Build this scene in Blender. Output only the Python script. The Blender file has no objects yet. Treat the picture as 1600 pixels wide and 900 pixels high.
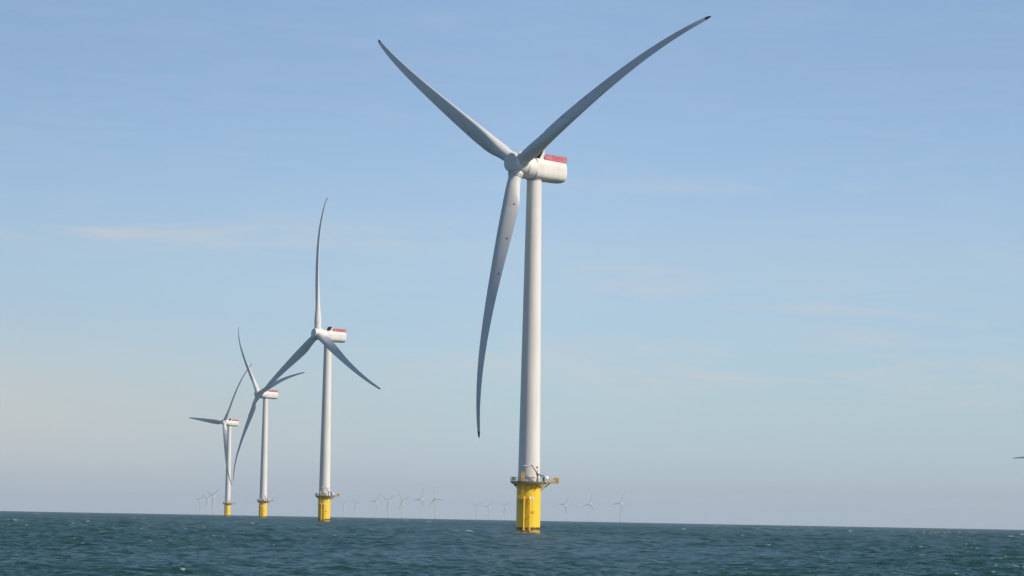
import bpy, math, random
import numpy as np
from mathutils import Matrix, Vector

# ------------------------------------------------------------------ scene, camera
scene = bpy.context.scene
COL = scene.collection
CAM_H = 4.32
PITCH = math.radians(4.0906)
ROLL = math.radians(1.0553)
EARTH = 7.4e6                                   # earth radius with refraction

cam_data = bpy.data.cameras.new("camera")
cam = bpy.data.objects.new("camera", cam_data)
COL.objects.link(cam)
cam_data.sensor_width = 36.0
cam_data.lens = 5000.0 / 1600.0 * 36.0
cam_data.clip_start = 1.0
cam_data.clip_end = 120000.0
_f = Vector((0, math.cos(PITCH), math.sin(PITCH)))
_u0 = Vector((0, -math.sin(PITCH), math.cos(PITCH)))
_r0 = Vector((1, 0, 0))
_r = math.cos(ROLL) * _r0 + math.sin(ROLL) * _u0
_u = -math.sin(ROLL) * _r0 + math.cos(ROLL) * _u0
cam.matrix_world = Matrix(((_r.x, _u.x, -_f.x, 0), (_r.y, _u.y, -_f.y, 0), (_r.z, _u.z, -_f.z, CAM_H), (0, 0, 0, 1)))
scene.camera = cam

# ------------------------------------------------------------------ world, sun, exposure
SUN_EL = math.radians(39.0)
SUN_AZ = math.radians(114.0)                    # clockwise from +Y (the view direction)
SKY_STRENGTH = 0.085
EXPOSURE = 0.45
world = bpy.data.worlds.new("World")
scene.world = world
world.use_nodes = True
wt = world.node_tree
wn, wl = wt.nodes, wt.links
bg = wn["Background"]
sky = wn.new("ShaderNodeTexSky")
sky.sky_type = 'NISHITA'
sky.sun_disc = False
sky.sun_elevation = SUN_EL
sky.sun_rotation = SUN_AZ
sky.altitude = 0
sky.air_density = 1.0
sky.dust_density = 0.6
sky.ozone_density = 2.0


def wmath(op, a, b=None, c=None, clamp=False):
    n = wn.new("ShaderNodeMath")
    n.operation = op
    n.use_clamp = clamp
    for i, v in enumerate((a, b, c)):
        if v is None:
            continue
        if isinstance(v, (int, float)):
            n.inputs[i].default_value = v
        else:
            wl.new(v, n.inputs[i])
    return n.outputs[0]


def wmix(fac, a, b, mode='MIX'):
    n = wn.new("ShaderNodeMix")
    n.data_type = 'RGBA'
    n.blend_type = mode
    for sock, v in ((n.inputs[0], fac), (n.inputs[6], a), (n.inputs[7], b)):
        if isinstance(v, (int, float)):
            sock.default_value = v
        elif isinstance(v, tuple):
            sock.default_value = (*v, 1)
        else:
            wl.new(v, sock)
    return n.outputs[2]


tc = wn.new("ShaderNodeTexCoord")
sep = wn.new("ShaderNodeSeparateXYZ")
wl.new(tc.outputs["Generated"], sep.inputs[0])
AZ = wmath('MULTIPLY', wmath('ARCTAN2', sep.outputs[0], sep.outputs[1]), 57.29578)
EL = wmath('MULTIPLY', wmath('ARCSINE', sep.outputs[2]), 57.29578)
# the air near the horizon: tint of the sky by elevation
ramp = wn.new("ShaderNodeValToRGB")
wl.new(wmath('DIVIDE', EL, 20.0, clamp=True), ramp.inputs[0])
SKY_TINT = [(0.005, (1.0912, 1.4615, 2.0952)),
            (0.025, (0.8469, 1.0675, 1.5876)),
            (0.095, (0.8121, 0.9845, 1.2865)),
            (0.18, (0.8395, 0.9496, 1.2182)),
            (0.238, (0.9157, 0.9712, 1.1607)),
            (0.295, (0.8759, 0.9578, 1.1668)),
            (0.41, (0.8644, 0.9185, 1.0806)),
            (0.455, (0.8882, 0.9527, 1.0786)),
            (1.0, (0.58, 0.72, 0.84))]
while len(ramp.color_ramp.elements) < len(SKY_TINT):
    ramp.color_ramp.elements.new(0.5)
for e, (p, c) in zip(ramp.color_ramp.elements, SKY_TINT):
    e.position = p
    e.color = (*c, 1)
col = wmix(1.0, sky.outputs[0], ramp.outputs[0], 'MULTIPLY')
side = wmath('MINIMUM', wmath('MAXIMUM', wmath('ADD', 1.0, wmath('MULTIPLY', AZ, 0.0135)), 0.88), 1.0)
sidec = wn.new("ShaderNodeCombineColor")
for _i in range(3):
    wl.new(side, sidec.inputs[_i])
col = wmix(1.0, col, sidec.outputs[0], 'MULTIPLY')
# thin cirrus streaks
comb = wn.new("ShaderNodeCombineXYZ")
wl.new(wmath('MULTIPLY', AZ, 0.32), comb.inputs[0])
wl.new(wmath('ADD', wmath('MULTIPLY', EL, 2.6), wmath('MULTIPLY', AZ, 0.06)), comb.inputs[1])
cn = wn.new("ShaderNodeTexNoise")
cn.inputs["Scale"].default_value = 1.0
cn.inputs["Detail"].default_value = 9.0
cn.inputs["Roughness"].default_value = 0.62
cn.inputs["Distortion"].default_value = 1.1
wl.new(comb.outputs[0], cn.inputs["Vector"])
streak = wmath('MULTIPLY', wmath('SUBTRACT', cn.outputs[0], 0.44, clamp=True), 3.2, clamp=True)


def blob(a0, e0, sa, se, slope=0.0):
    """soft patch of the sky round one direction (degrees)"""
    da = wmath('SUBTRACT', AZ, a0)
    de = wmath('SUBTRACT', wmath('SUBTRACT', EL, e0), wmath('MULTIPLY', da, slope))
    q = wmath('ADD', wmath('POWER', wmath('ABSOLUTE', wmath('DIVIDE', da, sa)), 2.0),
              wmath('POWER', wmath('ABSOLUTE', wmath('DIVIDE', de, se)), 2.0))
    return wmath('EXPONENT', wmath('MULTIPLY', q, -1.0))


CLOUD = (5.4, 5.4, 5.45)
VEIL = (5.6, 5.35, 5.1)
CIRRUS = [(-6.9, 4.98, 2.6, 0.20, -0.01, .52), (-4.6, 4.9, 3.4, 0.24, -0.01, .5), (3.4, 5.95, 2.6, 0.14, 0.0, .4),
          (5.2, 3.9, 3.4, 0.35, -0.05, .55), (6.8, 3.27, 1.2, 0.14, 0.0, .6), (4.0, 2.6, 6.5, 0.45, -0.01, .9),
          (2.0, 4.3, 0.9, 0.25, -0.05, .5)]
mask = None
for a0, e0, sa, se, sl, w in CIRRUS:
    b = wmath('MULTIPLY', blob(a0, e0, sa, se, sl), w)
    mask = b if mask is None else wmath('ADD', mask, b)
cov = wmath('MULTIPLY', wmath('ADD', mask, 0.10), streak, clamp=True)
# low veil at the left
veil = wmath('MULTIPLY', blob(-11.5, 1.7, 7.5, 1.30, -0.03), 0.62)


col = wmix(veil, col, VEIL)
col = wmix(cov, col, CLOUD)
wl.new(col, bg.inputs[0])
bg.inputs[1].default_value = SKY_STRENGTH

sun_data = bpy.data.lights.new("sun", 'SUN')
sun_data.energy = 3.55
sun_data.angle = math.radians(0.53)
sun_data.color = (1.0, 0.865, 0.70)
sun = bpy.data.objects.new("sun", sun_data)
COL.objects.link(sun)
_sd = Vector((math.sin(SUN_AZ) * math.cos(SUN_EL), math.cos(SUN_AZ) * math.cos(SUN_EL), math.sin(SUN_EL)))
sun.rotation_euler = _sd.to_track_quat('Z', 'Y').to_euler()
sun.location = (300, -200, 300)

scene.view_settings.view_transform = 'Standard'
scene.view_settings.look = 'None'
scene.view_settings.gamma = 1.0
scene.view_settings.use_curve_mapping = False
scene.view_settings.exposure = EXPOSURE
scene.render.engine = 'CYCLES'
scene.cycles.max_bounces = 6
scene.cycles.volume_bounces = 0

# ------------------------------------------------------------------ materials


class Mat:
    def __init__(self, name, base=(0.8, 0.8, 0.8), rough=0.5, metal=0.0, spec=None):
        self.m = bpy.data.materials.new(name)
        self.m.use_nodes = True
        self.n, self.l = self.m.node_tree.nodes, self.m.node_tree.links
        self.b = self.n["Principled BSDF"]
        self.b.inputs["Base Color"].default_value = (*base, 1)
        self.b.inputs["Roughness"].default_value = rough
        self.b.inputs["Metallic"].default_value = metal
        if spec is not None:
            self.b.inputs["Specular IOR Level"].default_value = spec

    def new(self, t, **kw):
        n = self.n.new(t)
        for k, v in kw.items():
            if k in n.inputs:
                s = n.inputs[k]
                if hasattr(v, "is_output"):
                    self.l.new(v, s)
                else:
                    s.default_value = v
            else:
                setattr(n, k, v)
        return n

    def math(self, op, a, b=0.0, clamp=False):
        n = self.n.new("ShaderNodeMath")
        n.operation = op
        n.use_clamp = clamp
        for i, v in enumerate((a, b)):
            if isinstance(v, (int, float)):
                n.inputs[i].default_value = v
            else:
                self.l.new(v, n.inputs[i])
        return n.outputs[0]

    def mix(self, fac, a, b):
        n = self.n.new("ShaderNodeMix")
        n.data_type = 'RGBA'
        for s, v in ((n.inputs[0], fac), (n.inputs[6], a), (n.inputs[7], b)):
            if isinstance(v, (int, float)):
                s.default_value = v
            elif isinstance(v, tuple):
                s.default_value = (*v, 1)
            else:
                self.l.new(v, s)
        return n.outputs[2]

    def objcoord(self, scale):
        t = self.n.new("ShaderNodeTexCoord")
        mp = self.n.new("ShaderNodeMapping")
        mp.inputs["Scale"].default_value = scale
        self.l.new(t.outputs["Object"], mp.inputs[0])
        return mp.outputs[0]

    def noise(self, scale, s=1.0, detail=4.0, rough=0.55):
        n = self.new("ShaderNodeTexNoise", Scale=s, Detail=detail, Roughness=rough)
        self.l.new(self.objcoord(scale), n.inputs["Vector"])
        return n.outputs[0]

    def base(self, sock):
        self.l.new(sock, self.b.inputs["Base Color"])


def painted(name, c1, c2, rough=0.4, scale=(0.5, 0.5, 0.06)):
    m = Mat(name, c1, rough)
    n = m.noise(scale, 1.0, 5.0)
    f = m.math('MULTIPLY', m.math('SUBTRACT', n, 0.42, True), 3.0, True)
    m.base(m.mix(f, c1, c2))
    r = m.noise((0.8, 0.8, 0.8), 1.0)
    m.l.new(m.math('ADD', m.math('MULTIPLY', r, 0.2), rough - 0.1), m.b.inputs["Roughness"])
    return m.m


M = {}
M['white'] = painted("white_paint", (0.72, 0.70, 0.66), (0.63, 0.60, 0.555), 0.42)
M['blade'] = painted("blade_gelcoat", (0.66, 0.65, 0.63), (0.60, 0.59, 0.57), 0.42, (0.4, 0.4, 0.05))
M['seam'] = Mat("seam_sealant", (0.30, 0.29, 0.28), 0.6).m
M['dark'] = Mat("dark_steel", (0.03, 0.032, 0.035), 0.5).m
M['tip'] = Mat("blade_tip_cap", (0.05, 0.04, 0.042), 0.45).m
M['receptor'] = Mat("receptor_metal", (0.035, 0.035, 0.04), 0.4).m
M['red_receptor'] = Mat("receptor_red", (0.35, 0.06, 0.035), 0.4).m
M['radiator'] = Mat("radiator_core", (0.012, 0.011, 0.012), 0.6).m
M['red'] = painted("red_rail_panel", (0.50, 0.055, 0.075), (0.60, 0.13, 0.15), 0.5, (1.2, 1.2, 1.2))
M['pink'] = Mat("faded_red_paint", (0.62, 0.24, 0.25), 0.5).m
M['grate'] = painted("galvanised_grating", (0.16, 0.165, 0.16), (0.10, 0.10, 0.095), 0.6, (1, 1, 1))
M['galv'] = Mat("galvanised_rail", (0.36, 0.37, 0.37), 0.45, 0.3).m
M['crane'] = painted("crane_grey_paint", (0.17, 0.165, 0.14), (0.11, 0.10, 0.085), 0.5, (1, 1, 1))
M['lightgrey'] = Mat("light_grey_paint", (0.62, 0.63, 0.62), 0.45).m
M['cabinet'] = Mat("grey_green_paint", (0.13, 0.17, 0.15), 0.5).m
M['rope'] = Mat("sign_white", (0.78, 0.77, 0.78), 0.5).m
M['signred'] = Mat("sign_red", (0.55, 0.22, 0.24), 0.5).m
M['yrail'] = painted("yellow_steel", (0.72, 0.42, 0.012), (0.62, 0.34, 0.012), 0.5, (1, 1, 0.4))
M['tan'] = Mat("lantern_tan", (0.50, 0.42, 0.26), 0.5).m


def tp_material(name, clean):
    """yellow coating with streaks, rust runs and the dark tide band"""
    m = Mat(name, (0.74, 0.44, 0.012), 0.42)
    t = m.n.new("ShaderNodeTexCoord")
    sp = m.n.new("ShaderNodeSeparateXYZ")
    m.l.new(t.outputs["Object"], sp.inputs[0])
    z = sp.outputs[2]
    streaks = m.noise((1.6, 1.6, 0.10), 1.0, 6.0, 0.6)
    f1 = m.math('MULTIPLY', m.math('SUBTRACT', streaks, 0.45, True), 2.2, True)
    c = m.mix(f1, (0.87, 0.585, 0.016), (0.79, 0.465, 0.014))
    patch = m.noise((0.7, 0.7, 0.45), 1.3, 5.0, 0.65)
    rust = m.math('MULTIPLY', m.math('SUBTRACT', patch, 0.62, True), 5.0, True)
    c = m.mix(m.math('MULTIPLY', rust, 0.6), c, (0.38, 0.15, 0.02))
    runs = m.noise((2.6, 2.6, 0.16), 1.0, 4.0, 0.55)
    runf = m.math('MULTIPLY', m.math('SUBTRACT', runs, 0.60, True), 4.5, True)
    c = m.mix(m.math('MULTIPLY', runf, 0.5), c, (0.34, 0.14, 0.02))
    # tide band of weed, thinner stain below it
    n2 = m.noise((1.6, 1.6, 0.8), 1.0, 6.0, 0.7)
    zz = m.math('ADD', z, m.math('MULTIPLY', m.math('SUBTRACT', n2, 0.5), 1.1))
    band = m.math('MULTIPLY', m.math('SUBTRACT', clean, zz), 4.0, True)
    low = m.math('MULTIPLY', m.math('SUBTRACT', clean - 0.75, zz), 2.5, True)
    n3 = m.noise((2.2, 2.2, 1.2), 1.0, 5.0, 0.7)
    hole = m.math('MULTIPLY', m.math('SUBTRACT', n3, 0.30, True), 5.0, True)
    amount = m.math('MULTIPLY', m.math('SUBTRACT', band, m.math('MULTIPLY', low, 0.5)), m.math('ADD', m.math('MULTIPLY', hole, 0.35), 0.65))
    c = m.mix(amount, c, (0.060, 0.036, 0.020))
    m.base(c)
    return m.m


M['tp'] = tp_material("yellow_coating", 1.75)
M['landing'] = tp_material("yellow_tube_coating", 0.8)

# sea water
m = Mat("sea_water", (0.012, 0.036, 0.042), 0.12, 0.0, 0.34)
m.b.inputs["IOR"].default_value = 1.333
at = m.n.new("ShaderNodeAttribute")
at.attribute_name = "foam"
at2 = m.n.new("ShaderNodeAttribute")
at2.attribute_name = "rough"
geo = m.n.new("ShaderNodeNewGeometry")


def sea_noise(scale, detail=3.0):
    mp = m.n.new("ShaderNodeMapping")
    mp.inputs["Scale"].default_value = scale
    m.l.new(geo.outputs["Position"], mp.inputs[0])
    n = m.new("ShaderNodeTexNoise", Scale=1.0, Detail=detail, Roughness=0.6)
    m.l.new(mp.outputs[0], n.inputs["Vector"])
    return n.outputs[0]


tone = sea_noise((0.012, 0.006, 0.01), 4.0)
water = m.mix(m.math('MULTIPLY', m.math('SUBTRACT', tone, 0.35, True), 2.5, True), (0.010, 0.046, 0.041), (0.015, 0.057, 0.043))
fo = m.math('MULTIPLY', at.outputs["Fac"], m.math('MULTIPLY', sea_noise((1.6, 1.6, 1.6), 4.0), 1.9), True)
at3 = m.n.new("ShaderNodeAttribute")
at3.attribute_name = "crest"
water = m.mix(at3.outputs["Fac"], water, (0.017, 0.062, 0.046))
m.base(m.mix(fo, water, (0.44, 0.46, 0.45)))
m.l.new(m.math('ADD', at2.outputs["Fac"], m.math('MULTIPLY', fo, 0.5)), m.b.inputs["Roughness"])
bump = m.new("ShaderNodeBump", Strength=0.85, Distance=1.0)
hgt = m.math('ADD', m.math('MULTIPLY', sea_noise((2.0, 2.0, 2.0), 5.0), 0.16), m.math('MULTIPLY', sea_noise((0.42, 0.5, 0.42), 4.0), 0.55))
m.l.new(hgt, bump.inputs["Height"])
m.l.new(bump.outputs[0], m.b.inputs["Normal"])
M['sea'] = m.m

# ------------------------------------------------------------------ mesh building


class MB:
    def __init__(self):
        self.v, self.f, self.mi, self.mats = [], [], [], []

    def mat(self, name):
        if name not in self.mats:
            self.mats.append(name)
        return self.mats.index(name)

    def add(self, verts, faces, mat):
        o = len(self.v)
        k = self.mat(mat)
        self.v += [tuple(p) for p in verts]
        for f in faces:
            self.f.append(tuple(o + i for i in f))
            self.mi.append(k)
        return o

    def loft(self, rings, mat, cap0=True, cap1=True):
        n = len(rings[0])
        vs = [p for r in rings for p in r]
        fs = []
        for i in range(len(rings) - 1):
            for j in range(n):
                a, b = i * n + j, i * n + (j + 1) % n
                fs.append((a, b, b + n, a + n))
        if cap0:
            fs.append(tuple(range(n - 1, -1, -1)))
        if cap1:
            fs.append(tuple((len(rings) - 1) * n + j for j in range(n)))
        self.add(vs, fs, mat)

    def lathe(self, prof, mat, n=48, M4=None, cap0=True, cap1=True):
        """prof: (radius, z) pairs, axis z, optional matrix"""
        rings = []
        for r, z in prof:
            ring = [Vector((r * math.cos(2 * math.pi * j / n), r * math.sin(2 * math.pi * j / n), z)) for j in range(n)]
            rings.append([M4 @ p for p in ring] if M4 else ring)
        self.loft(rings, mat, cap0, cap1)

    def tube(self, a, b, r, mat, n=8, r2=None):
        a, b = Vector(a), Vector(b)
        d = (b - a).normalized()
        x = d.orthogonal().normalized()
        y = d.cross(x)
        rings = []
        for p, rr in ((a, r), (b, r if r2 is None else r2)):
            rings.append([p + (x * math.cos(2 * math.pi * j / n) + y * math.sin(2 * math.pi * j / n)) * rr for j in range(n)])
        self.loft(rings, mat)

    def path(self, pts, r, mat, n=6):
        for a, b in zip(pts[:-1], pts[1:]):
            self.tube(a, b, r, mat, n)

    def box(self, c, s, mat, rot=None, bevel=0.0):
        cx, cy, cz = c
        hx, hy, hz = s[0] / 2, s[1] / 2, s[2] / 2
        vs = []
        for z in (-hz, hz):
            for x, y in ((-hx, -hy), (hx, -hy), (hx, hy), (-hx, hy)):
                p = Vector((x, y, z))
                if rot is not None:
                    p = rot @ p
                vs.append((p.x + cx, p.y + cy, p.z + cz))
        self.add(vs, [(3, 2, 1, 0), (4, 5, 6, 7), (0, 1, 5, 4), (1, 2, 6, 5), (2, 3, 7, 6), (3, 0, 4, 7)], mat)

    def prism(self, poly, dirv, mat):
        a = [Vector(p) for p in poly]
        b = [p + Vector(dirv) for p in a]
        self.loft([a, b], mat)

    def build(self, name, parent=None, smooth=40.0):
        me = bpy.data.meshes.new(name)
        me.from_pydata(self.v, [], self.f)
        for k in self.mats:
            me.materials.append(M[k])
        me.polygons.foreach_set("material_index", self.mi)
        me.polygons.foreach_set("use_smooth", [True] * len(self.f))
        me.update()
        import bmesh
        bm = bmesh.new()
        bm.from_mesh(me)
        bmesh.ops.recalc_face_normals(bm, faces=bm.faces)
        bm.to_mesh(me)
        bm.free()
        me.set_sharp_from_angle(angle=math.radians(smooth))
        o = bpy.data.objects.new(name, me)
        COL.objects.link(o)
        if parent is not None:
            o.parent = parent
        return o


# ------------------------------------------------------------------ the sea
def smoothstep(a, b, x):
    t = np.clip((x - a) / (b - a), 0, 1)
    return t * t * (3 - 2 * t)


T1X, T1Y = 5.66, 888.1


def build_sea():
    rng = np.random.default_rng(11)
    d = [150.0]
    while d[-1] < 10500:
        d.append(d[-1] + 0.22 * max(d[-1] / 250, 0.8) ** 1.22)
    while d[-1] < 42000:
        d.append(d[-1] * 1.05)
    d = np.array(d)
    fine = np.radians(np.linspace(-11.5, 11.5, 680))
    wide = np.radians(np.array([12, 13, 15, 18, 22, 28, 36, 46, 58, 70]))
    th = np.concatenate([-wide[::-1], fine, wide])
    nr, nc = len(d), len(th)
    D, TH = np.meshgrid(d, th, indexing='ij')
    X = D * np.sin(TH)
    Y = D * np.cos(TH)
    dd = np.gradient(d)[:, None]
    lat = D * (fine[1] - fine[0])
    inwide = (np.abs(TH) > math.radians(11.6))
    Z = np.zeros_like(D)
    DX = np.zeros_like(D)
    DY = np.zeros_like(D)
    J = np.zeros_like(D)
    N = 190
    lam = np.exp(rng.uniform(np.log(0.55), np.log(22), N))
    main = math.radians(235)                       # where the waves run to
    ang = main + rng.normal(0, 0.8, N)
    for L, a in zip(lam, ang):
        k = 2 * math.pi / L
        s = 0.0235 * (1.25 if L < 3 else 0.92 if L < 8 else 0.72)
        amp = s / k
        att = 1 - smoothstep(0.30, 0.48, np.maximum(dd / L, 0 * D))
        rows = np.where(att[:, 0] > 0.001)[0]
        if not len(rows):
            continue
        r1 = rows.max() + 1
        kx, ky = k * math.cos(a), k * math.sin(a)
        ph = kx * X[:r1] + ky * Y[:r1] + rng.uniform(0, 6.283)
        at_ = att[:r1] * (1 - smoothstep(0.3, 0.6, lat[:r1] / L))
        at_ = np.where(inwide[:r1], at_ * 0.0, at_)
        sn, cs = np.sin(ph), np.cos(ph)
        Z[:r1] += amp * at_ * cs
        DX[:r1] -= 0.9 * amp * at_ * sn * math.cos(a)
        DY[:r1] -= 0.9 * amp * at_ * sn * math.sin(a)
        J[:r1] += s * at_ * cs
    # gusts: patches of livelier water
    def lownoise(sx, sy, seed):
        r = np.random.default_rng(seed)
        o = np.zeros_like(X)
        for _ in range(14):
            o += np.sin(X * r.normal(0, 1) / sx + Y * r.normal(0, 1) / sy + r.uniform(0, 6.28))
        return o / math.sqrt(7)
    gust = 1 + 0.22 * lownoise(60, 140, 3)
    Z *= gust
    J *= gust
    # whitecaps
    jn = J / np.maximum(0.02, J.std(axis=1, keepdims=True))
    fine_n = lownoise(1.1, 2.2, 5)
    med = lownoise(9, 22, 6)
    thr = 3.45 - 0.28 * med
    foam = smoothstep(thr, thr + 0.35, jn) * smoothstep(-1.2, 0.6, fine_n)
    # beyond the resolved waves whitecaps are seeded at random
    far_caps = rng.random(X.shape)
    foam = np.maximum(foam, np.where((D > 700) & (far_caps > 0.99985) & (med > 0.1), 0.5, 0.0))
    foam = np.maximum(foam, np.where((D > 700) & (np.roll(far_caps, 1, 1) > 0.9999) & (med > 0.1), 0.4, 0.0))
    # wash round the nearest foundation and the tide streak running from it
    rx, ry = X - T1X, Y - T1Y
    rr = np.hypot(rx, ry)
    wash = np.exp(-((rr - 3.6) / 1.3) ** 2) * 0.8 * smoothstep(-1.0, 0.6, fine_n) + np.exp(-((ry + 22) / 20) ** 2 - ((rx - 0.5) / 4.2) ** 2) * 0.95 * smoothstep(-0.5, 0.8, fine_n)
    streak = np.exp(-((ry + 3.0 + 0.16 * (rx + 12)) / 14) ** 2) * smoothstep(-30, -22, rx) * (1 - smoothstep(-7, -2, rx)) * 0.55
    streak2 = np.exp(-((ry - 1 - 0.05 * rx) / 22.0) ** 2) * smoothstep(-24, -20, rx) * (1 - smoothstep(-8, -5, rx)) * 0.5
    tail = np.exp(-((ry + 6 + 0.35 * rx) / 3.0) ** 2) * smoothstep(2, 5, rx) * (1 - smoothstep(12, 17, rx)) * 0.12
    foam = np.maximum.reduce([foam, wash, (streak + streak2) * smoothstep(-0.9, 1.0, fine_n + 0.5 * lownoise(3, 4, 9)), tail])
    for fx, fy, lx, ly in ((-33, 905, 2.2, 20), (-26.5, 905, 2.0, 20), (-40, 330, 1.6, .7), (4.5, 335, 1.0, 1.0),
                           (-75, 1450, 4.5, 9), (20, 420, 1.3, .7), (38, 560, .9, 2.), (-52, 520, 1.2, 3.0), (-118, 850, 2.2, 5.0), (-96, 620, 1.5, 3.)):
        q = np.exp(-((X - fx) / lx) ** 2 - ((Y - fy) / ly) ** 2)
        foam = np.maximum(foam, q * 0.6 * smoothstep(-0.6, 0.8, fine_n))
    crest = smoothstep(1.3, 2.8, Z / np.maximum(0.02, Z.std(axis=1, keepdims=True))) * smoothstep(-0.6, 0.8, med)
    Z -= (X ** 2 + Y ** 2) / (2 * EARTH)
    rough = 0.245 + 0.09 * smoothstep(250, 2000, D) + 0.05 * smoothstep(2500, 9000, D) + 0.012 * lownoise(45, 160, 21)
    P = np.stack([X + DX, Y + DY, Z], -1).reshape(-1, 3).astype(np.float32)
    idx = np.arange(nr * nc).reshape(nr, nc)
    q = np.stack([idx[:-1, :-1], idx[:-1, 1:], idx[1:, 1:], idx[1:, :-1]], -1).reshape(-1, 4)
    me = bpy.data.meshes.new("sea")
    me.vertices.add(len(P))
    me.vertices.foreach_set("co", P.ravel())
    me.loops.add(q.size)
    me.loops.foreach_set("vertex_index", q.ravel().astype(np.int32))
    me.polygons.add(len(q))
    me.polygons.foreach_set("loop_start", np.arange(0, q.size, 4, dtype=np.int32))
    me.polygons.foreach_set("loop_total", np.full(len(q), 4, dtype=np.int32))
    me.polygons.foreach_set("use_smooth", np.ones(len(q), dtype=bool))
    me.update(calc_edges=True)
    a = me.attributes.new("foam", 'FLOAT', 'POINT')
    a.data.foreach_set("value", foam.ravel().astype(np.float32))
    a = me.attributes.new("rough", 'FLOAT', 'POINT')
    a.data.foreach_set("value", rough.ravel().astype(np.float32))
    a = me.attributes.new("crest", 'FLOAT', 'POINT')
    a.data.foreach_set("value", crest.ravel().astype(np.float32))
    me.materials.append(M['sea'])
    o = bpy.data.objects.new("sea", me)
    COL.objects.link(o)
    o['kind'] = 'structure'
    print("sea verts", len(P))
    return o


build_sea()

# the water behind and under the boat, out of the picture
def build_near_sea():
    mb = MB()
    rings = []
    for r in (3.0, 60.0, 110.0, 149.9):
        rings.append([(r * math.sin(a), r * math.cos(a), -0.02 if r < 140 else -0.4) for a in [2 * math.pi * j / 96 for j in range(96)]])
    mb.loft(rings, 'sea', True, False)
    far = []
    for r in (149.9, 1000.0, 6000.0, 42000.0):
        far.append([(r * math.sin(a), r * math.cos(a), -0.45 - r * r / (2 * EARTH)) for a in [math.radians(70 + 220 * j / 60) for j in range(61)]])
    vs = [p for r in far for p in r]
    fs = [(i * 61 + j, i * 61 + j + 1, (i + 1) * 61 + j + 1, (i + 1) * 61 + j) for i in range(3) for j in range(60)]
    mb.add(vs, fs, 'sea')
    o = mb.build("near_water")
    o['kind'] = 'structure'


build_near_sea()

# ------------------------------------------------------------------ the turbine
HUB_H = 101.33
TILT = math.radians(6.7)
OVER = 6.6
R_TIP = 77.0
CONE_A, BEND_B, BEND_P = 0.1000, 0.0967, 4.29
DECK_Z = 14.25

CH_R = [0, 2, 5, 8, 11, 14, 20, 30, 40, 50, 60, 68, 73, 75.6, 76.6, 77]
CH_C = [3.6, 3.6, 3.65, 4.25, 4.95, 5.2, 5.0, 4.2, 3.4, 2.7, 2.05, 1.55, 1.22, 0.95, 0.6, 0.10]
TW_R = [0, 6, 12, 20, 30, 40, 50, 60, 70, 77]
TW_T = [20, 20, 17, 12.5, 8, 5, 3, 1.5, 0.3, 0]
TH_R = [0, 3, 6, 10, 15, 20, 30, 40, 60, 77]
TH_T = [1, 1, .9, .66, .48, .40, .30, .24, .19, .17]
PITCH_DEG = 0.4


def blade_section(r, n=40):
    t = r / R_TIP
    c = float(np.interp(r, CH_R, CH_C))
    th = math.radians(float(np.interp(r, TW_R, TW_T)) + PITCH_DEG)
    tk = float(np.interp(r, TH_R, TH_T))
    b = float(smoothstep(3.0, 13.0, np.array(r)))
    ax = 0.5 * (1 - b) + 0.35 * b
    off = CONE_A * r - BEND_B * R_TIP * t ** BEND_P
    pts = []
    for j in range(n):
        be = 2 * math.pi * j / n
        x = (1 - math.cos(be)) / 2                 # 0 at the leading edge
        up = 1 if be < math.pi else -1             # +: suction side, downwind
        circ = up * math.sqrt(max(0, x * (1 - x)))
        yt = 5 * tk * (0.2969 * math.sqrt(x) - 0.1260 * x - 0.3516 * x * x + 0.2843 * x ** 3 - 0.1030 * x ** 4)
        cam_ = 0.035 * (4 * x * (1 - x)) * (1.0 if up > 0 else 1.0)
        air = up * yt + cam_
        y = circ * (1 - b) + air * b
        lx = (ax - x) * c                          # towards the leading edge
        ly = y * c                                 # downwind
        X = lx * math.cos(th) + ly * math.sin(th)
        Yv = -lx * math.sin(th) + ly * math.cos(th)
        pts.append(Vector((X, Yv - off, r)))
    return pts


def blade_mesh(scale=1.0, spots=True):
    mb = MB()
    rs = list(np.linspace(2.3, 16, 26)) + list(np.linspace(17, 70, 40)) + [71.5, 73, 74, 75.2]
    rings = [blade_section(r) for r in rs]
    mb.loft(rings, 'blade', True, False)
    rings = [blade_section(r) for r in (75.2, 75.6, 76.1, 76.5, 76.8, 77.0)]
    mb.loft(rings, 'tip', False, True)
    if spots:
        for r, mat in ((11.6, 'red_receptor'), (21.4, 'receptor'), (31.5, 'receptor')):
            sec, sec2 = blade_section(r), blade_section(r + 0.3)
            j = 26                                  # on the pressure side, aft of mid chord
            p = (sec[j] + sec[j + 1]) / 2
            e1 = (sec[j + 1] - sec[j]).normalized()
            e2 = (sec2[j] - sec[j]).normalized()
            nn = e1.cross(e2).normalized()
            ctr = sum(sec, Vector()) / len(sec)
            if (p - ctr).dot(nn) < 0:
                nn = -nn
            disc = [p + nn * 0.03 + (e1 * math.cos(2 * math.pi * k / 12) + e2 * math.sin(2 * math.pi * k / 12)) * 0.25 for k in range(12)]
            mb.loft([[q - nn * 0.1 for q in disc], disc], mat)
    return mb


def axis_y(r_prof, mat, mb, n=48, caps=(True, True)):
    """lathe about Y: profile of (radius, y)"""
    Mt = Matrix.Rotation(-math.pi / 2, 4, 'X')      # z -> y
    mb.lathe(r_prof, mat, n, Mt, *caps)


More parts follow.
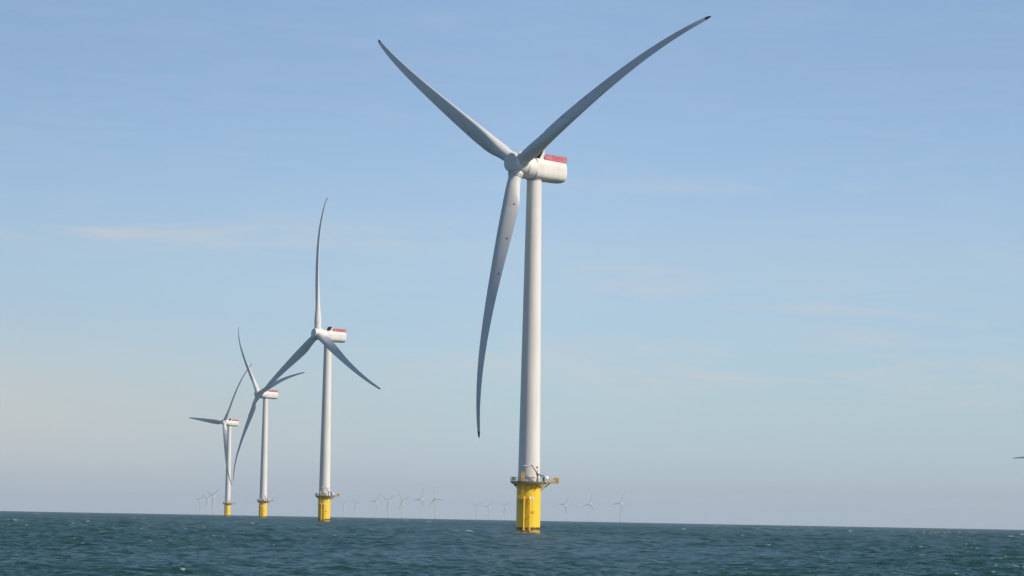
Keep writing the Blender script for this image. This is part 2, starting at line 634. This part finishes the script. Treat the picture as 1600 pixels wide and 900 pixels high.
def hub_mesh():
    mb = MB()
    # -Y points upwind; rotor centre at the origin
    axis_y([(0.05, -3.02), (1.0, -3.01), (1.9, -2.97), (2.38, -2.92), (2.56, -2.82), (2.66, -2.62), (2.74, -2.1), (2.88, -1.2), (2.98, -0.3),
            (3.05, 0.7), (3.08, 1.75)], 'white', mb)
    for k in range(3):
        Rk = Matrix.Rotation(k * 2 * math.pi / 3, 4, 'Y') @ Matrix.Rotation(math.atan(CONE_A), 4, 'X')
        mb.lathe([(2.14, 1.2), (2.14, 3.05), (2.06, 3.12)], 'white', 40, Rk)
        mb.lathe([(1.90, 2.7), (1.90, 3.24)], 'seam', 40, Rk)
        mb.lathe([(2.02, 3.24), (2.02, 3.52), (1.92, 3.58)], 'white', 40, Rk)
    axis_y([(3.0, 1.6), (3.0, 2.1)], 'lightgrey', mb)
    return mb


def superring(y, w, h, zc, n=48, e=2.5, top=None):
    out = []
    for j in range(n):
        a = 2 * math.pi * j / n
        ca, sa = math.cos(a), math.sin(a)
        x = w * math.copysign(abs(ca) ** (2 / e), ca)
        z = h * math.copysign(abs(sa) ** (2 / e), sa)
        if top is not None:
            z = min(z, top)
        out.append(Vector((x, y, z + zc)))
    return out


# nacelle frame: origin on the tower axis at hub height, -Y upwind, +Y aft
NAC_Z = -0.05


def nacelle_mesh():
    mb = MB()
    # generator ring, ahead of the tower
    axis_y([(2.95, -4.75), (3.12, -4.6), (3.20, -4.2), (3.22, -2.0), (3.18, -1.72)], 'white', mb)
    axis_y([(3.15, -1.75), (3.15, -1.55)], 'lightgrey', mb)
    rings = []
    for y, s in ((-1.6, 0.985), (-1.35, 1.0), (3, 1.0), (7, 0.985), (9.3, 0.97), (9.75, 0.955), (10.0, 0.92), (10.15, 0.85), (10.22, 0.6), (10.25, 0.2)):
        rings.append(superring(y, 3.12 * s, 3.12 * s, NAC_Z, 72, 3.2, 2.78 * s))
    mb.loft(rings, 'white')
    # panel joints of the canopy
    for y in (2.6, 6.4):
        mb.loft([superring(y - 0.02, 3.130, 3.130, NAC_Z, 72, 3.2, 2.79), superring(y + 0.02, 3.130, 3.130, NAC_Z, 72, 3.2, 2.79)], 'lightgrey', False, False)
    # yaw collar round the tower head
    mb.lathe([(2.16, -3.28), (2.16, -2.6)], 'seam', 40)
    # weather mast at the back
    mb.tube((1.2, 9.7, 2.6), (1.2, 9.7, 4.7), 0.05, 'lightgrey')
    return mb


def cooler_mesh():
    mb = MB()
    z0 = 2.72
    y0, h, lean, dep = -0.2, 2.35, 1.35, 1.9
    w0, w1 = 1.75, 2.1
    # radiator core: a leaning slab
    a = [Vector((-w0, y0 - .12, z0)), Vector((w0, y0 - .12, z0)), Vector((w1, y0 + lean - .12, z0 + h)), Vector((-w1, y0 + lean - .12, z0 + h))]
    mb.prism(a, (0, 0.32, 0), 'radiator')
    # white cheek plates and rear cover
    for s in (-1, 1):
        tri = [Vector((s * w0, y0, z0 - 0.5)), Vector((s * w1, y0 + lean, z0 + h)), Vector((s * w1, y0 + lean + .35, z0 + h)), Vector((s * w0, y0 + dep + .5, z0 - 0.5))]
        mb.prism(tri, (s * 0.12, 0, 0), 'white')
    back = [Vector((-w1, y0 + lean + .40, z0 + h - .05)), Vector((w1, y0 + lean + .40, z0 + h - .05)), Vector((w0, y0 + dep + .4, z0 - .4)), Vector((-w0, y0 + dep + .4, z0 - .4))]
    mb.prism(back, (0, -0.1, 0), 'white')
    mb.box((0, y0 + lean + .28, z0 + h + .05), (2 * w1 + .24, .5, .1), 'white')
    for s in (-.5, .5):
        mb.tube((s, y0 + lean + .28, z0 + h), (s, y0 + lean + .28, z0 + h + 1.1), 0.04, 'lightgrey')
    return mb


def heli_rail_mesh():
    mb = MB()
    rnd = random.Random(4)
    z0, z1 = 2.55, 4.15
    ya, yb, w = 1.75, 9.95, 2.46
    # hoist deck
    mb.box((0, (ya + yb) / 2, 2.86), (2 * w, yb - ya, 0.08), 'red')
    runs = [((-w, ya), (-w, yb)), ((w, ya), (w, yb)), ((-w, yb), (w, yb))]
    for (x0, y0), (x1, y1) in runs:
        L = math.hypot(x1 - x0, y1 - y0)
        n = max(3, int(round(L / 1.1)))
        ux, uy = (x1 - x0) / L, (y1 - y0) / L
        rot = Matrix.Rotation(math.atan2(uy, ux), 3, 'Z')
        for i in range(n + 1):
            px, py = x0 + ux * L * i / n, y0 + uy * L * i / n
            mb.tube((px, py, z0), (px, py, z1), 0.06, 'pink', 6)
        for z in (z0 + .08, z1):
            mb.tube((x0, y0, z), (x1, y1, z), 0.06, 'red', 6)
        # slatted infill
        for i in range(n):
            c = ((x0 + ux * L * (i + .5) / n), (y0 + uy * L * (i + .5) / n))
            for k in range(8):
                z = z0 + 0.22 + k * 0.185
                light = rnd.random() < 0.28
                mb.box((c[0], c[1], z), (L / n - .14, 0.03, 0.15), 'pink' if light else 'red', rot)
    return mb


def tower_mesh():
    mb = MB()
    zs = np.linspace(DECK_Z - 0.4, HUB_H - 3.2, 60)
    prof = []
    for z in zs:
        t = (z - DECK_Z) / (HUB_H - 3.2 - DECK_Z)
        prof.append((3.03 - 0.97 * max(0, t) ** 1.08, z))
    mb.lathe(prof, 'white', 72)
    for z in (36.5, 63.0):
        t = (z - DECK_Z) / (HUB_H - 3.2 - DECK_Z)
        r = 3.03 - 0.97 * t ** 1.08
        mb.lathe([(r + .010, z - .03), (r + .010, z + .03)], 'lightgrey', 72, None, False, False)
    mb.lathe([(3.12, DECK_Z + 0.02), (3.12, DECK_Z + 0.34)], 'white', 72)
    return mb


def door_mesh():
    mb = MB()
    a = math.radians(150)
    rot = Matrix.Rotation(a, 3, 'Z')
    c = rot @ Vector((3.03, 0, 0))
    mb.box((c.x, c.y, DECK_Z + 1.75), (0.16, 1.0, 2.3), 'galv', rot)
    return mb


TP_R = 3.32


def foundation_mesh():
    mb = MB()
    mb.lathe([(TP_R, -9.0), (TP_R, 12.9), (TP_R + .18, 12.95), (TP_R + .18, 13.35), (TP_R, 13.4), (TP_R - .1, DECK_Z - .2)], 'tp', 72)
    # grout skirt step and weld rings
    for z in (4.6, 9.0):
        mb.lathe([(TP_R + .02, z - .06), (TP_R + .02, z + .06)], 'tp', 72, None, False, False)
    return mb


def landing_mesh():
    mb = MB()
    yf = -4.55
    for x in (-1.33, 0.30):
        mb.tube((x, yf, -3.0), (x, yf, 9.0), 0.25, 'landing', 12)
        mb.tube((x, yf, 9.0), (x * 0.8 - 0.1, -3.1, 9.9), 0.25, 'landing', 12)
        for z in (0.9, 4.5, 8.3):
            mb.tube((x, yf, z), (x * 0.75 - .1, -3.0, z), 0.16, 'landing', 10)
    return mb


def ladder_mesh():
    mb = MB()
    yf = -4.15
    for x in (-0.82, -0.22):
        mb.tube((x, yf, -1.0), (x, yf, 9.6), 0.06, 'yrail', 6)
    for k in range(34):
        z = -0.9 + k * 0.3
        mb.tube((-0.82, yf, z), (-0.22, yf, z), 0.035, 'yrail', 5)
    return mb


def upper_ladder_mesh():
    mb = MB()
    yf = -3.95
    for x in (-2.05, -1.5):
        mb.tube((x, yf, 9.3), (x, yf, DECK_Z + 2.4), 0.06, 'yrail', 6)
    for k in range(17):
        mb.tube((-2.05, yf, 9.5 + k * .3), (-1.5, yf, 9.5 + k * .3), 0.035, 'yrail', 5)
    # safety cage hoops
    for z in np.arange(11.0, 14.0, 0.7):
        pts = [Vector((-1.775 + .42 * math.cos(a), yf - .42 + .42 * math.sin(a) * 1.0, z)) for a in np.linspace(math.pi * .9, math.pi * 2.1, 9)]
        mb.path(pts, 0.035, 'yrail', 5)
    return mb


def rest_platform_mesh():
    mb = MB()
    z = 9.15
    x0, x1, y0, y1 = -3.25, -1.05, -4.6, -2.2
    mb.box(((x0 + x1) / 2, (y0 + y1) / 2, z), (x1 - x0, y1 - y0, 0.26), 'grate')
    pts = [(x0, y1), (x0, y0), (x1, y0)]
    for (ax, ay), (bx, by) in zip(pts[:-1], pts[1:]):
        for zz in (z + .6, z + 1.15):
            mb.tube((ax, ay, zz), (bx, by, zz), 0.05, 'yrail', 6)
        for k in range(4):
            t = k / 3
            mb.tube((ax + (bx - ax) * t, ay + (by - ay) * t, z), (ax + (bx - ax) * t, ay + (by - ay) * t, z + 1.15), 0.055, 'yrail', 6)
    for x in (x0 + .3, x1 - .3):
        mb.tube((x, y0 + .4, z - .1), (x * .75, -2.95, z - 1.7), 0.09, 'yrail', 6)
    return mb


EXT_X, EXT_Y0, EXT_Y1 = 8.1, -1.4, 2.0
DECK_R = 5.15


def platform_mesh():
    mb = MB()
    mb.lathe([(3.1, DECK_Z - .04), (DECK_R, DECK_Z - .05), (DECK_R, DECK_Z - .34), (3.1, DECK_Z - .30)], 'grate', 64, None, False, False)
    mb.lathe([(4.72, DECK_Z - .33), (4.72, DECK_Z - .78), (4.60, DECK_Z - .78), (4.60, DECK_Z - .33)], 'yrail', 64, None, False, False)
    # lay-down extension
    mb.box(((4.6 + EXT_X) / 2, (EXT_Y0 + EXT_Y1) / 2, DECK_Z - .19), (EXT_X - 4.6, EXT_Y1 - EXT_Y0, .22), 'grate')
    for y in (EXT_Y0 - .08, EXT_Y1 + .08):
        mb.box(((4.3 + EXT_X) / 2, y, DECK_Z - .22), (EXT_X - 4.3, .16, .40), 'yrail')
    mb.box((EXT_X + .08, (EXT_Y0 + EXT_Y1) / 2, DECK_Z - .22), (.16, EXT_Y1 - EXT_Y0 + .32, .40), 'yrail')
    return mb


def bracket_mesh(a):
    mb = MB()
    rot = Matrix.Rotation(a, 3, 'Z')

    def P(r, z):
        v = rot @ Vector((r, 0, z))
        return (v.x, v.y, z)
    mb.tube(P(TP_R - .1, DECK_Z - 2.0), P(DECK_R - .5, DECK_Z - .40), 0.11, 'yrail', 8)
    c = rot @ Vector(((TP_R + DECK_R) / 2, 0, 0))
    mb.box((c.x, c.y, DECK_Z - .48), (DECK_R - TP_R - .2, .16, .26), 'yrail', rot)
    return mb


def strut_mesh(x0, x1, y):
    mb = MB()
    mb.tube((x0, y, DECK_Z - 2.55), (x1, y, DECK_Z - .38), 0.17, 'yrail', 10)
    return mb


def deck_outline():
    pts = []
    a0 = math.asin(EXT_Y1 / DECK_R)
    a1 = math.asin(EXT_Y0 / DECK_R) + 2 * math.pi
    for a in np.linspace(a0, a1, 34):
        pts.append(((DECK_R - .08) * math.cos(a), (DECK_R - .08) * math.sin(a)))
    for x in (5.8, 6.9, EXT_X):
        pts.append((x, EXT_Y0))
    for y in (-.3, .9, EXT_Y1):
        pts.append((EXT_X, y))
    for x in (6.9, 5.8):
        pts.append((x, EXT_Y1))
    pts.append(pts[0])
    return pts


def railing_mesh():
    mb = MB()
    pts = deck_outline()
    n = len(pts)
    for i in range(n - 1):
        a, b = pts[i], pts[i + 1]
        mat = 'yrail' if max(a[0], b[0]) > 5.5 else 'lightgrey'
        mb.tube((a[0], a[1], DECK_Z - .1), (a[0], a[1], DECK_Z + 1.12), 0.035, mat, 5)
        for z in (.14, .60, 1.12):
            mb.tube((a[0], a[1], DECK_Z + z), (b[0], b[1], DECK_Z + z), 0.026, mat, 5)
    return mb


def end_panel_mesh():
    """yellow board and white sheeting on the rail at the end of the lay-down area"""
    mb = MB()
    mb.box((EXT_X - .55, EXT_Y0 - .06, DECK_Z + .66), (1.45, .06, .80), 'yrail')
    mb.box((EXT_X + .06, 0.0, DECK_Z + .66), (.06, 2.5, .80), 'yrail')
    mb.box((EXT_X - .45, EXT_Y0 - .05, DECK_Z + .12), (1.1, .04, .16), 'dark')
    return mb


def toe_sheet_mesh():
    mb = MB()
    mb.box((6.35, EXT_Y0 - .07, DECK_Z + .26), (1.75, .05, .44), 'lightgrey')
    return mb


def crane_parts(root):
    mb = MB()
    x, y = 2.35, -3.95
    mb.lathe([(.34, DECK_Z - .02), (.34, DECK_Z + .5), (.24, DECK_Z + .6), (.22, DECK_Z + 1.75)], 'crane', 16, Matrix.Translation((x, y, 0)))
    mb.box((x + .1, y, DECK_Z + 1.95), (.75, .55, .45), 'crane')
    crane = mb.build("davit_crane", root)
    mb = MB()
    k = Vector((.75, y - .1, DECK_Z + 4.35))
    mb.tube((x + .05, y, DECK_Z + 2.0), k, .17, 'crane', 8, .11)
    mb.box((k.x, k.y, k.z), (.36, .3, .36), 'crane')
    mb.tube((x - .15, y - .02, DECK_Z + 1.4), (x - .6, y - .05, DECK_Z + 2.9), .07, 'crane', 6)
    mb.build("crane_boom", crane)
    mb = MB()
    mb.tube(k, (-1.55, y - .15, DECK_Z + 4.22), .12, 'lightgrey', 8, .15)
    mb.tube((-1.45, y - .15, DECK_Z + 4.2), (-1.45, y - .15, DECK_Z + 3.5), .025, 'dark', 5)
    mb.box((-1.45, y - .15, DECK_Z + 3.4), (.16, .12, .25), 'dark')
    mb.build("crane_jib", crane)
    mb = MB()
    mb.box((x + .75, y + .05, DECK_Z + 1.75), (.7, .4, .30), 'dark')
    mb.tube((x + .9, y, DECK_Z + 1.3), (x + 1.75, y - .1, DECK_Z + 1.75), .12, 'dark', 6)
    mb.build("crane_winch", crane)


def small_parts(root):
    mb = MB()
    # lantern mast
    mb.tube((2.2, -4.75, DECK_Z), (2.2, -4.75, DECK_Z + 3.7), .06, 'crane', 8)
    mb.tube((2.2, -4.75, DECK_Z + 2.5), (2.45, -4.75, DECK_Z + 2.9), .05, 'crane', 6)
    mast = mb.build("lantern_mast", root)
    mb = MB()
    mb.lathe([(.18, 0), (.42, .1), (.42, .22), (.30, .3), (.28, .52), (.1, .6)], 'tan', 14, Matrix.Translation((2.2, -4.75, DECK_Z + 3.62)))
    mb.build("lantern", mast)
    # ladder gate frame in yellow
    mb = MB()
    for x in (-2.15, -1.75, -1.3):
        mb.tube((x, -4.6, DECK_Z), (x, -4.6, DECK_Z + (2.75 if x == -1.75 else 2.35)), .085, 'yrail', 6)
    for z in (1.0, 1.55, 2.3):
        mb.tube((-2.15, -4.6, DECK_Z + z), (-1.3, -4.6, DECK_Z + z), .075, 'yrail', 6)
    mb.box((-1.72, -4.6, DECK_Z + 1.35), (.8, .08, .5), 'yrail')
    mb.build("ladder_gate", root)
    # grey-green cabinet at the left of the deck
    mb = MB()
    mb.box((-4.15, -2.1, DECK_Z + .62), (1.0, .8, .85), 'cabinet')
    mb.box((-4.25, -2.1, DECK_Z + 1.1), (1.35, .9, .12), 'cabinet')
    for dx in (-.4, .4):
        mb.tube((-4.15 + dx, -2.4, DECK_Z - .02), (-4.15 + dx, -2.4, DECK_Z + .3), .05, 'lightgrey', 6)
    mb.build("equipment_cabinet", root)
    # dark cabinet right of the crane
    mb = MB()
    mb.box((4.05, -2.9, DECK_Z + .62), (.62, .55, 1.25), 'dark')
    mb.box((4.05, -2.9, DECK_Z + 1.28), (.74, .66, .08), 'crane')
    mb.build("control_cabinet", root)
    # white satellite-like lamp on a short post
    mb = MB()
    mb.tube((5.05, -1.2, DECK_Z - .1), (5.05, -1.2, DECK_Z + 1.0), .06, 'lightgrey', 6)
    Rm = Matrix.Translation((5.05, -1.3, DECK_Z + 1.12)) @ Matrix.Rotation(math.radians(60), 4, 'X') @ Matrix.Rotation(math.radians(30), 4, 'Y')
    mb.lathe([(.12, -.25), (.30, -.1), (.42, .14), (.38, .16)], 'rope', 16, Rm)
    mb.build("floodlight", root)
    # whip antenna
    mb = MB()
    mb.tube((6.85, -1.2, DECK_Z + .2), (6.85, -1.2, DECK_Z + 3.0), .06, 'rope', 6, .035)
    mb.build("whip_antenna", root)
    # white rescue hoops beside the mast
    mb = MB()
    for x in (1.15, 1.75):
        pts = [Vector((x + .38 * math.cos(a), -4.55, DECK_Z + .3 + .62 * math.sin(a))) for a in np.linspace(0, math.pi, 9)]
        mb.path(pts, .065, 'rope', 6)
    mb.box((1.0, -4.3, DECK_Z + 1.0), (1.0, .3, .35), 'dark')
    mb.build("hatch_hoop", root)
    # hose reel
    mb = MB()
    mb.tube((-1.0, -4.7, DECK_Z + 1.02), (.25, -4.7, DECK_Z + .98), .13, 'dark', 8)
    mb.build("hose_reel", root)
    # junction box below the deck at the left
    mb = MB()
    mb.box((-3.75, -1.6, DECK_Z - .85), (.7, .7, .9), 'dark')
    mb.build("junction_box", root)
    # warning sign and number on the shell
    a = math.asin(.92 / TP_R)
    rot = Matrix.Rotation(a, 3, 'Z')

    def on_shell(ang, r, z):
        return Vector((r * math.sin(ang), -r * math.cos(ang), z))
    mb = MB()
    p = on_shell(a, TP_R + .06, 9.45)
    mb.box(p, (.95, .05, .98), 'rope', rot)
    mb.box(on_shell(a, TP_R + .10, 9.40), (.42, .03, .36), 'signred', rot)
    mb.build("warning_sign", root)
    mb = MB()
    z = 5.65
    for i, ang in enumerate((a - .10, a + .03, a + .16)):
        rt = Matrix.Rotation(ang, 3, 'Z')
        q = on_shell(ang, TP_R + .012, z)
        ex = rt @ Vector((1, 0, 0))
        if i != 2:
            mb.box(q - ex * .13, (.085, .02, .62), 'dark', rt)
        mb.box(q + ex * .13, (.085, .02, .62), 'dark', rt)
        mb.box(q + Vector((0, 0, .27 if i else 0)), (.30, .024, .085), 'dark', rt)
    mb.build("number_marking", root)


def tag(o, label, cat, group=None):
    o['label'] = label
    o['category'] = cat
    if group:
        o['group'] = group
    return o


def nacelle_matrix(yaw):
    return Matrix.Translation((0, 0, HUB_H)) @ Matrix.Rotation(-yaw, 4, 'Z') @ Matrix.Rotation(-math.radians(1.5), 4, 'X')


def rotor_matrix(yaw, az, H=HUB_H, ov=OVER):
    rz = Matrix.Rotation(-yaw, 4, 'Z') @ Matrix.Rotation(-TILT, 4, 'X')
    a = rz.to_3x3() @ Vector((0, -1, 0))
    return Matrix.Translation(Vector((0, 0, H)) + a * ov) @ rz @ Matrix.Rotation(az, 4, 'Y')


ROW_GROUP = "wind turbines of the near row on yellow foundations"


def make_turbine():
    root = bpy.data.objects.new("wind_turbine", None)
    COL.objects.link(root)
    f = foundation_mesh().build("foundation", root)
    landing_mesh().build("boat_landing", f)
    ladder_mesh().build("ladder", f)
    upper_ladder_mesh().build("ladder", f)
    rest_platform_mesh().build("rest_platform", f)
    tw = tower_mesh().build("tower", root)
    door_mesh().build("door", tw)
    pl = platform_mesh().build("work_platform", root)
    railing_mesh().build("railing", pl)
    end_panel_mesh().build("rail_board", pl)
    toe_sheet_mesh().build("rail_sheet", pl)
    for k in range(12):
        bracket_mesh(math.radians(15 + 30 * k)).build("bracket", pl)
    strut_mesh(1.45, 3.75, -3.02).build("strut", pl)
    strut_mesh(3.1, 5.85, -.9).build("strut", pl)
    crane_parts(root)
    small_parts(root)
    nc = nacelle_mesh().build("nacelle", root)
    cooler_mesh().build("cooler", nc)
    heli_rail_mesh().build("hoist_deck_railing", nc)
    hub_mesh().build("hub", root, 30)
    bm_ = blade_mesh()
    b = bm_.build("blade", root)
    for k in range(2):
        c = b.copy()
        COL.objects.link(c)
    return root


def pose(root, X, D, yaw, az):
    root.location = (X, D, -(X * X + D * D) / (2 * EARTH))
    k = 0
    for ch in root.children:
        kind = ch.name.split('.')[0]
        if kind == "nacelle":
            ch.matrix_local = nacelle_matrix(yaw)
        elif kind == "hub":
            ch.matrix_local = rotor_matrix(yaw, az)
        elif kind == "blade":
            ch.matrix_local = rotor_matrix(yaw, az + k * 2 * math.pi / 3)
            k += 1


def copy_tree(o, parent=None):
    c = o.copy()
    COL.objects.link(c)
    if parent is not None:
        c.parent = parent
    for ch in o.children:
        copy_tree(ch, c)
    return c


ROW = [
    (5.66, 888.1, 46.06, -57.17, "largest and nearest white wind turbine, its blades forming a Y, on a stained yellow base"),
    (-100.08, 1746.7, 54.66, -125.27, "second largest white wind turbine, with one blade pointing straight up and two hanging down"),
    (-201.24, 2635.3, 57.79, -41.46, "white wind turbine third in the row, its raised blade crossing the second one's lowered blade"),
    (-304.93, 3487.6, 54.08, -85.44, "leftmost turbine of the row with yellow bases, one blade pointing level to the left"),
    (753.0, 4380.0, 49.0, -92.0, "wind turbine beyond the right picture edge, only one dark blade tip showing above the horizon"),
]
proto = make_turbine()
for i, (X, D, yaw, az, lab) in enumerate(ROW):
    t = proto if i == 0 else copy_tree(proto)
    pose(t, X, D, math.radians(yaw), math.radians(az))
    tag(t, lab, "wind turbine", ROW_GROUP)

# ------------------------------------------------------------------ the far wind farm
FAR_R, FAR_H = 57.0, 88.0


def far_turbine():
    root = bpy.data.objects.new("wind_turbine", None)
    COL.objects.link(root)
    mb = MB()
    mb.lathe([(2.4, -8), (2.4, 9.5)], 'tp', 20)
    mb.lathe([(4.0, 9.5), (4.0, 9.9)], 'grate', 20)
    mb.build("foundation", root)
    mb = MB()
    mb.lathe([(2.3, 9.9), (2.15, 30), (1.8, 60), (1.45, FAR_H - 1.8)], 'white', 24)
    mb.build("tower", root)
    mb = MB()
    rings = [superring(y, 2.0 * s, 2.05 * s, 0, 20, 4.0) for y, s in ((-3.2, .75), (-2.6, .95), (-1, 1), (6, 1), (8.5, .9), (9.2, .7))]
    mb.loft(rings, 'white')
    mb.build("nacelle", root)
    mb = MB()
    axis_y([(.05, -2.2), (.9, -1.9), (1.5, -1.1), (1.75, 0), (1.75, 1.2)], 'white', mb, 20)
    mb.build("hub", root)
    mb = MB()
    rings = []
    for r in list(np.linspace(2.3, 16, 12)) + list(np.linspace(18, 77, 22)):
        rings.append([p * (FAR_R / R_TIP) for p in blade_section(r, 20)])
    mb.loft(rings, 'blade')
    b = mb.build("blade", root)
    for k in range(2):
        COL.objects.link(b.copy())
    return root


def far_pose(root, X, D, yaw, az):
    root.location = (X, D, -(X * X + D * D) / (2 * EARTH))
    k = 0
    for ch in root.children:
        kind = ch.name.split('.')[0]
        if kind == "nacelle":
            ch.matrix_local = Matrix.Translation((0, 0, FAR_H)) @ Matrix.Rotation(-yaw, 4, 'Z')
        elif kind == "hub":
            ch.matrix_local = rotor_matrix(yaw, az, FAR_H, 4.6)
        elif kind == "blade":
            ch.matrix_local = rotor_matrix(yaw, az + k * 2 * math.pi / 3, FAR_H, 4.6)
            k += 1


def px_dir(px, py):
    """world direction through a pixel of the 1600x900 frame"""
    u, v = (px - 800) / 5000.0, -(py - 450) / 5000.0
    d = _f + _r * u + _u * v
    return d


FAR = [  # tower x, hub height above the horizon (both in the photograph), rotor azimuth, label
    (313.0, 22.5, -74, "faint far-off turbine, leftmost and lowest of the three left of the row"),
    (324.0, 24.5, -62, "faint far-off turbine standing between two others, left of the row"),
    (333.5, 29.5, -66, "palest tall turbine of the three far off at left, nearest to the row"),
    (537.5, 19.5, -60, "very faint far-off turbine just right of the second turbine's yellow base"),
    (556.5, 20.5, -50, "faint far-off turbine, second to the right of the second turbine's yellow base"),
    (588.0, 25.0, -83, "far-off turbine with one blade level left, third right of the second yellow base"),
    (607.0, 26.5, -61, "far-off turbine with a wide V of raised blades, middle of the distant central line"),
    (629.0, 28.0, -43, "far-off turbine with one blade pointing low right, left of the two tallest distant ones"),
    (658.5, 30.5, -99, "tall far-off turbine with blades drooping left and upright, just left of its tallest neighbour"),
    (680.5, 32.0, -18, "tallest far-off turbine of the distant central line, an upright blade and one level right"),
    (745.5, 20.0, -61, "very faint far-off turbine, leftmost of three just left of the big yellow base"),
    (764.0, 20.5, -88, "faint far-off turbine, middle of three just left of the big yellow base"),
    (789.5, 22.0, -57, "faint far-off turbine closest to the left side of the big yellow base"),
    (883.5, 26.5, -90, "far-off turbine nearest on the right of the big yellow base, one blade level left"),
    (922.5, 28.0, -107, "far-off turbine with a blade drooping left, middle of three right of the big base"),
    (970.0, 29.5, -96, "rightmost far-off turbine standing alone on the horizon, one upright and one level blade"),
]
FAR_GROUP = "small wind turbines of the far wind farm on the horizon"


def far_distance(h_px):
    """distance at which the hub stands h_px above the horizon"""
    dip = math.sqrt(2 * CAM_H / EARTH)
    lo, hi = 5000.0, 32000.0
    for _ in range(60):
        mid = (lo + hi) / 2
        el = (FAR_H - CAM_H - mid * mid / (2 * EARTH)) / mid + dip
        if el * 5000 > h_px:
            lo = mid
        else:
            hi = mid
    return lo


fproto = far_turbine()
for i, (px, hp, az, lab) in enumerate(FAR):
    t = fproto if i == 0 else copy_tree(fproto)
    D = far_distance(hp)
    d = px_dir(px, 798.7 + 0.01842 * px)
    far_pose(t, d.x / d.y * D, D, math.radians(50), math.radians(az))
    tag(t, lab, "wind turbine", FAR_GROUP)

# ------------------------------------------------------------------ the air
HAZE_DENSITY = 3.5e-5
if HAZE_DENSITY > 0:
    hz = MB()
    hz.box((0, 10000, 27.5), (70000, 70000, 345), 'white')
    ho = hz.build("haze")
    hm = bpy.data.materials.new("haze_air")
    hm.use_nodes = True
    ht = hm.node_tree
    ht.nodes.remove(ht.nodes["Principled BSDF"])
    pv = ht.nodes.new("ShaderNodeVolumePrincipled")
    pv.inputs["Density"].default_value = HAZE_DENSITY
    pv.inputs["Color"].default_value = (0.76, 0.88, 1.0, 1)
    ht.links.new(pv.outputs[0], ht.nodes["Material Output"].inputs["Volume"])
    ho.data.materials.clear()
    ho.data.materials.append(hm)
    ho['kind'] = 'stuff'
